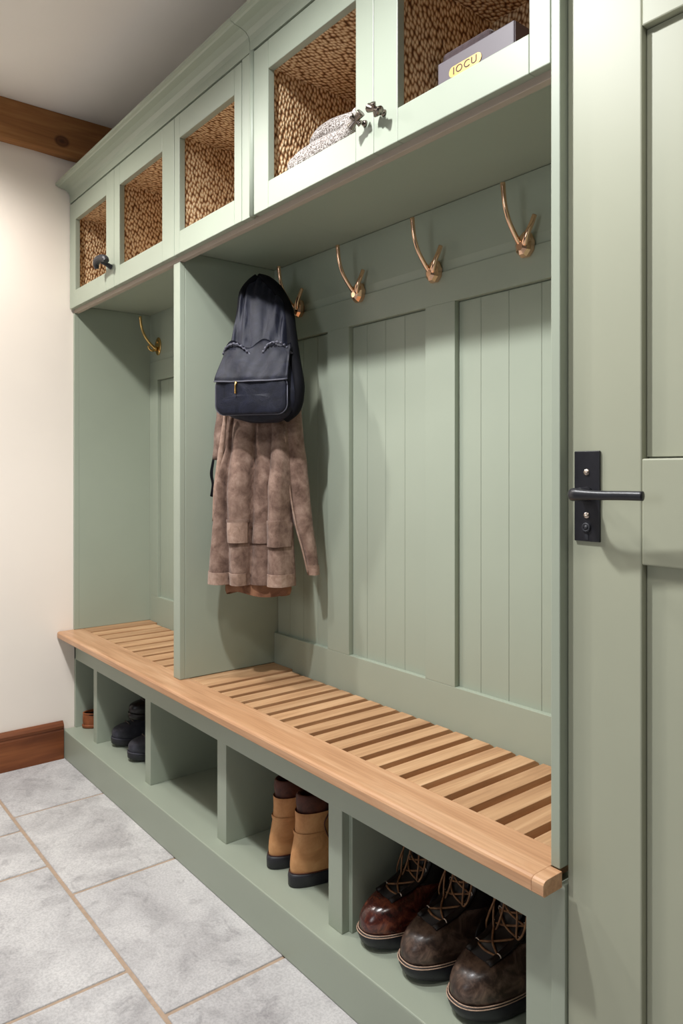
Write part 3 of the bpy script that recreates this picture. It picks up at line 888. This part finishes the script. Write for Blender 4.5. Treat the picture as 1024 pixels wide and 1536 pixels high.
# ------------------------------------------------------------------ footwear
def fring(z, yf, yb, w, heel=.78, pw=2.4, n=56, dx=0.0):
    """footprint-like ring: toe at -y"""
    out = []
    c, h = (yf+yb)/2, (yb-yf)/2
    for j in range(n):
        a = 2*PI*j/n
        ca, sa = math.cos(a), math.sin(a)
        x = math.copysign(abs(ca)**(2/pw), ca); y = math.copysign(abs(sa)**(2/pw), sa)
        q = (y+1)/2                      # 0 toe .. 1 heel
        k = 1+(heel-1)*(q**1.3)
        waist = 1-.07*math.exp(-((q-.6)/.16)**2)*(1 if heel < .95 else 0)
        out.append((w/2*x*k*waist+dx, c+h*y, z))
    return out
def densify(rows, k=4):
    out = []
    R = [tuple(r) for r in rows]
    for i in range(len(R)-1):
        p0, p1, p2, p3 = R[max(i-1, 0)], R[i], R[i+1], R[min(i+2, len(R)-1)]
        for j in range(k):
            t = j/k
            out.append(tuple(.5*((2*b)+(c-a)*t+(2*a-5*b+4*c-d)*t*t+(3*b-a-3*c+d)*t**3) for a, b, c, d in zip(p0, p1, p2, p3)))
    return out+[R[-1]]
def split_mesh(geo, pred):
    V, F = geo
    A = [f for f in F if pred([sum(V[i][k] for i in f)/len(f) for k in range(3)])]
    B = [f for f in F if not pred([sum(V[i][k] for i in f)/len(f) for k in range(3)])]
    def compact(Fs):
        idx = {}; VV = []
        FF = []
        for f in Fs:
            g = []
            for i in f:
                if i not in idx: idx[i] = len(VV); VV.append(V[i])
                g.append(idx[i])
            FF.append(tuple(g))
        return VV, FF
    return compact(A), compact(B)
def lace_boot(loc, rz, label, vamp, shaft_m, sc=1.0, seed=0):
    rnd = random.Random(seed)
    r = thing('lace_up_boot', label, 'boot', loc, rz, 'dark lace-up boots in the cubby by the door')
    K = lambda g: ([(x*sc[0], y*sc[1], z*sc[2]) for x, y, z in g[0]], g[1])
    # chunky sole with toe spring
    def spring(p):
        x, y, z = p
        return (x, y, z+max(0, (-y-.08))*.16*max(0, 1-z/.06))
    sole = loft([[spring(q) for q in fring(z, yf, yb, w)] for z, yf, yb, w in ((0, -.138, .145, .104), (.004, -.147, .150, .112), (.018, -.152, .152, .118), (.030, -.153, .152, .119), (.034, -.151, .151, .117))])
    obj('sole', K(sole), M_sole, r, smooth=True, local=True)
    wl = [fring(z, yf, yb, w) for z, yf, yb, w in ((.034, -.152, .150, .1175), (.0355, -.1535, .1515, .1200), (.0385, -.1535, .1515, .1200), (.0400, -.1505, .150, .117))]
    we = obj('welt', K(loft(wl)), M_darkleather, r, smooth=False, local=True)
    for z, g_ in ((.0400, .1510), (.0362, .1540)):
        q = fring(z, -g_, g_-.002, .1195 if z < .039 else .117)
        obj('stitching', K(tube(q+[q[0]], .0011, 6, 1)), M_welt, we, smooth=True, local=True)
    rows = [(.036, -.147, .146, .112, .78), (.045, -.150, .147, .116, .78), (.060, -.149, .147, .117, .78), (.074, -.142, .146, .114, .78), (.086, -.130, .144, .110, .79), (.095, -.111, .143, .104, .80), (.103, -.078, .142, .097, .82),
            (.112, -.048, .141, .091, .85), (.124, -.022, .140, .085, .9), (.146, -.006, .140, .081, 1), (.18, .003, .142, .082, 1), (.22, .008, .146, .088, 1), (.262, .006, .152, .095, 1)]
    d = densify(rows, 5)
    up = loft([fring(z, yf, yb, w, hl, 2.25) for z, yf, yb, w, hl in d], False, False)
    nr = 56; lim = next(i for i, q in enumerate(d) if q[0] > .113)
    isv = [i < lim*nr and math.sin(2*PI*((i % nr)+.5)/nr) < -.12 for i in range(len(up[1]))]
    v = (up[0], [f for f, q in zip(up[1], isv) if q]); s = (up[0], [f for f, q in zip(up[1], isv) if not q])
    v, _ = split_mesh(v, lambda c: True); s, _ = split_mesh(s, lambda c: True)
    obj('vamp', K(v), vamp, r, smooth=True, local=True)
    sh = obj('shaft', K(s), shaft_m, r, smooth=True, local=True)
    m = sh.modifiers.new('thick', 'SOLIDIFY'); m.thickness = .003; m.offset = .6
    # padded collar
    top = fring(.262, .006, .152, .095, 1, 2.25)
    obj('collar', K(tube(top+[top[0]], .0055, 8, 1)), M_darkleather, r, smooth=True, local=True)
    fy = lambda z: lerp_rows([(q[0], q[1]) for q in rows], z)[0]
    # tongue
    tr = []
    for z in (.100, .115, .135, .16, .19, .22, .25, .275):
        y = fy(min(z, .262))-.0035
        tr.append([(.021*math.cos(a), y+.004*math.sin(a)+.000, z) for a in [2*PI*j/16 for j in range(16)]])
    obj('tongue', K(loft(tr)), M_darkleather, r, smooth=True, local=True)
    # lace stays (quarter edges)
    for sg in (-1, 1):
        P = [(sg*(.024+.002*i), fy(z)+.003+(.004 if z < .12 else .001), z+.002) for i, z in enumerate((.097, .11, .13, .155, .185, .215, .245))]
        obj('lace_stay', K(tube(P, [.005, .006, .006, .006, .006], 8, 5, 1.3)), shaft_m, r, smooth=True, local=True)
    ez = (.106, .124, .145, .168, .192, .218)
    eye = []
    for i, z in enumerate(ez):
        for sg in (-1, 1):
            x = sg*(.026+.0018*i); y = fy(z)-.004
            eye.append((x, y, z))
            obj('eyelet', K(torus((x, y, z), .0044, .0014, 'y', 14, 6)), M_nickel, r, smooth=True, local=True)
    lg = []
    for i in range(len(ez)-1):
        for sg in (-1, 1):
            a = Vector((sg*(.026+.0018*i), fy(ez[i])-.006, ez[i])); b = Vector((-sg*(.026+.0018*(i+1)), fy(ez[i+1])-.006, ez[i+1]))
            mpt = (a+b)/2+Vector((0, -.007-.002*(sg > 0), 0))
            lg.append(tube([a, mpt, b], .0021, 7, 5))
    a = Vector((-.026, fy(ez[0])-.006, ez[0])); b = Vector((.026, fy(ez[0])-.006, ez[0]))
    lg.append(tube([a, (a+b)/2+Vector((0, -.006, 0)), b], .0021, 7, 5))
    obj('lace', K(join(*lg)), M_lace, r, smooth=True, local=True)
    # loose loops hanging forward/sideways
    y = fy(.215)-.010
    loops = [
        [(-.01, y, .222), (-.030, y-.010, .212), (-.034, y-.018, .175), (-.026, y-.030, .135), (-.016, y-.036, .118), (-.010, y-.026, .150), (-.008, y-.012, .195), (0, y, .22)],
        [(.01, y, .222), (.030, y-.010, .215), (.040, y-.014, .180), (.038, y-.022, .140), (.028, y-.028, .125), (.020, y-.018, .160), (.008, y-.008, .20)],
        [(.0, y-.004, .220), (-.020, y-.020, .19), (-.040, y-.030, .130), (-.050+rnd.uniform(-.006, .006), y-.020, .095)]]
    obj('lace_bow', K(join(*[tube(P, .0019, 7, 6) for P in loops])), M_lace, r, smooth=True, local=True)
    return r
lace_boot((1.912, .170, zP+.0005), -.13, 'glossy oxblood lace-up boot, leftmost of the three in the cubby by the door', M_redboot, M_darkleather, (1.08, 1.12, 1.04), 1)
lace_boot((2.046, .176, zP+.0005), -.12, 'scuffed brown lace-up boot with tan welt stitching, middle of the three by the door', M_brownboot, M_darkleather, (1.12, 1.14, 1.06), 2)
lace_boot((2.190, .176, zP+.0005), -.10, 'largest brown lace-up boot, rightmost of the three and nearest the door', M_brownboot, M_darkleather, (1.18, 1.15, 1.055), 3)

def ankle_boot(loc, rz, label):
    r = thing('ankle_boot', label, 'boot', loc, rz, 'tan ankle boots in the fourth cubby')
    obj('sole', loft([fring(z, yf, yb, w, .86) for z, yf, yb, w in ((0, -.128, .128, .080), (.003, -.133, .132, .085), (.026, -.134, .133, .087), (.034, -.132, .131, .085))]), M_sole, r, smooth=True, local=True)
    rows = [(.034, -.129, .126, .081, .88), (.05, -.130, .127, .083, .88), (.066, -.122, .126, .081, .88), (.080, -.100, .124, .078, .9), (.092, -.066, .121, .075, .94), (.108, -.035, .117, .071, 1), (.135, -.008, .112, .067, 1), (.165, .0, .110, .067, 1), (.190, -.002, .111, .070, 1)]
    obj('upper', loft([fring(z, yf, yb, w, hl, 2.3) for z, yf, yb, w, hl in densify(rows)], False, False), M_tan, r, smooth=True, local=True)
    # padded dark cuff with an open mouth
    cu = [(.178, .006, .105, .060), (.192, .004, .106, .063), (.205, .001, .108, .066), (.220, -.001, .109, .067), (.232, .002, .107, .064), (.235, .006, .102, .057), (.228, .012, .096, .050), (.20, .012, .096, .050), (.15, .014, .094, .048)]
    obj('cuff', loft([fring(z+.006*0, yf, yb, w, 1, 2.2) for z, yf, yb, w in densify(cu, 3)], False, True), M_cuff, r, smooth=True, local=True)
    obj('heel_counter', loft([[(x*1.012, y+.0016, z) for x, y, z in fring(z, -.0, yb, w, 1, 2.3)] for z, yb, w in ((.128, .113, .0675), (.134, .1145, .069), (.138, .113, .068))], False, False), M_tan, r, smooth=True, local=True)
    for sg in (-1, 1):
        obj('side_seam', tube([(sg*.0345, .03, .185), (sg*.0352, .045, .16), (sg*.036, .04, .135), (sg*.039, .028, .11)], .0017, 6, 6), M_cuff, r, smooth=True, local=True)
    obj('stitching', join(tube([q for q in fring(.0365, -.131, .1285, .0835, .875)]+[fring(.0365, -.131, .1285, .0835, .875)[0]], .0014, 6, 1)), M_cuff, r, smooth=True, local=True)
    return r
ankle_boot((1.481, .156, zP+.0005), PI-.10, 'tan ankle boot with dark cuff, left one of the pair in its cubby')
ankle_boot((1.598, .150, zP+.0005), PI-.16, 'tan ankle boot with dark cuff, right one of the pair, beside the thick divider')

def low_shoe(loc, rz, label, m, sole_m, group=None, line=True, name='low_shoe', sc=1.0, lift=0.0):
    r = thing(name, label, 'shoe', loc, rz, group)
    K = lambda g: ([(x*sc, y*sc, z*sc) for x, y, z in g[0]], g[1])
    def spring(p): return (p[0], p[1], p[2]+max(0, (-p[1]-.07))*.14)
    obj('sole', K(loft([[spring(q) for q in fring(z, yf, yb, w)] for z, yf, yb, w in ((0, -.133, .130, .090), (.004, -.139, .135, .097), (.020, -.140, .136, .099), (.024, -.138, .134, .097))])), sole_m, r, smooth=True, local=True)
    if line:
        p = [spring(q) for q in fring(.0235, -.1385, .1345, .0975)]
        obj('piping', K(tube(p+[p[0]], .0014, 6, 1)), M_piping, r, smooth=True, local=True)
    rows = [(.024, -.135, .131, .094, .78), (.040, -.137, .132, .097, .78), (.054, -.130, .131, .094, .78), (.064, -.112, .130, .088, .78), (.071, -.086, .129, .081, .8), (.078, -.058, .128, .075, .85), (.086, -.034, .127, .069, .92), (.096, -.022, .127, .064, 1)]
    obj('upper', K(loft([[spring(q) for q in fring(z, yf, yb, w, hl, 2.3)] for z, yf, yb, w, hl in densify(rows)], False, False)), m, r, smooth=True, local=True)
    c = fring(.096, -.022, .127, .064, 1, 2.3)
    obj('collar', K(tube(c+[c[0]], .004, 8, 1)), m, r, smooth=True, local=True)
    obj('insole', K(loft([fring(z, yf, yb, w, 1) for z, yf, yb, w in ((.04, -.05, .12, .058), (.09, -.018, .123, .058))], True, False)), M_inside, r, smooth=True, local=True)
    lc = [tube([(-.02, y, z), (0, y-.006, z+.007), (.02, y, z)], .0022, 6, 5) for y, z in ((-.082, .074), (-.066, .079), (-.050, .085))]
    obj('lace', K(join(*lc)), M_lacedark, r, smooth=True, local=True)
    return r
G = 'black shoes in the second cubby'
low_shoe((.330, .190, zP+.0005), .0, 'charcoal low shoe with pale sole line, left one at the front of the second cubby', M_blackshoe, M_sole, G, sc=1.12)
low_shoe((.520, .180, zP+.0005), -.04, 'charcoal low shoe with pale sole line, right one beside the divider', M_blackshoe, M_sole, G, sc=1.12)
low_shoe((.400, .215, zP+.1105), -.05, 'glossy black low shoe lying on top of the two charcoal ones', M_blackshoe2, M_blackshoe2, G, line=False)

def slipper(loc, rz):
    r = thing('slipper', 'tan leather slipper in the first cubby beside the left wall', 'slipper', loc, rz)
    obj('sole', loft([fring(z, yf, yb, w) for z, yf, yb, w in ((0, -.118, .118, .084), (.004, -.124, .122, .092), (.012, -.125, .123, .094), (.015, -.122, .121, .092))]), M_saddle, r, smooth=True, local=True)
    rows = [(.014, -.120, .118, .090, .8), (.028, -.124, .120, .094, .8), (.045, -.118, .120, .092, .8), (.055, -.100, .119, .084, .85), (.060, -.080, .118, .078, .9), (.062, -.070, .117, .074, 1)]
    o = obj('upper', loft([fring(z, yf, yb, w, hl, 2.2) for z, yf, yb, w, hl in densify(rows)], False, False), M_saddle, r, smooth=True, local=True)
    c = fring(.062, -.070, .117, .074, 1, 2.2)
    obj('binding', tube(c+[c[0]], .003, 8, 1), M_saddle, r, smooth=True, local=True)
    obj('insole', loft([fring(z, yf, yb, w, 1) for z, yf, yb, w in ((.03, -.085, .112, .070), (.058, -.066, .114, .070))], True, False), M_inside, r, smooth=True, local=True)
slipper((.068, .138, zP+.0005), PI-.25)

# ------------------------------------------------------------------ camera
cam = bpy.data.cameras.new('camera'); co = bpy.data.objects.new('camera', cam); COL.objects.link(co)
co.location = (3.1682, -1.0791, 1.2)
co.rotation_euler = (PI/2, 0, math.radians(51.2954))
cam.sensor_width = 36; cam.lens = 1106.4/1536*36
cam.shift_y = -(768-710.18)/1536
cam.clip_start = .02
S.camera = co

# ------------------------------------------------------------------ light
def spot(x, y, z, power, size, col=(1, .95, .88), ang=150, blend=.6, tgt=None):
    l = bpy.data.lights.new('downlight_or_fill', 'SPOT'); l.energy = power; l.shadow_soft_size = size; l.color = col
    l.spot_size = math.radians(ang); l.spot_blend = blend
    o = bpy.data.objects.new('downlight_or_fill', l); COL.objects.link(o); o.location = (x, y, z)
    if tgt: o.rotation_euler = (Vector(tgt)-Vector((x, y, z))).to_track_quat('-Z', 'Y').to_euler()
    return o
spot(1.90, -.85, 2.66, 132, .045, (.985, .99, 1.0))
spot(.55, -.80, 2.66, 70, .045, (1, .965, .92))
spot(3.05, -.95, 2.66, 40, .12, (1, .97, .93))
spot(1.35, -.62, 2.66, 42, .08, (1, .99, .98), 105)  # extra steep fill, added to brighten floor, bench and shelf tops
def area(x, y, z, tgt, power, sx, sy, col):
    l = bpy.data.lights.new('added_front_fill', 'AREA'); l.shape = 'RECTANGLE'; l.size = sx; l.size_y = sy; l.energy = power; l.color = col
    o = bpy.data.objects.new('added_front_fill', l); COL.objects.link(o); o.location = (x, y, z)
    o.rotation_euler = (Vector(tgt)-Vector((x, y, z))).to_track_quat('-Z', 'Y').to_euler()
area(2.4, -2.9, 1.5, (1.4, 0, 1.1), 10, .7, .9, (.92, .96, 1.0))  # soft fill added behind the camera for apron and boot toes, no window there
w = bpy.data.worlds.new('world'); S.world = w; w.use_nodes = True
bg = w.node_tree.nodes['Background']; bg.inputs[0].default_value = (1.0, .96, .92, 1); bg.inputs[1].default_value = .06

S.view_settings.view_transform = 'Standard'
S.view_settings.look = 'None'
S.view_settings.gamma = 1.0
S.view_settings.exposure = 0.06
S.view_settings.use_curve_mapping = False
S.cycles.max_bounces = 8
S.cycles.use_denoising = True
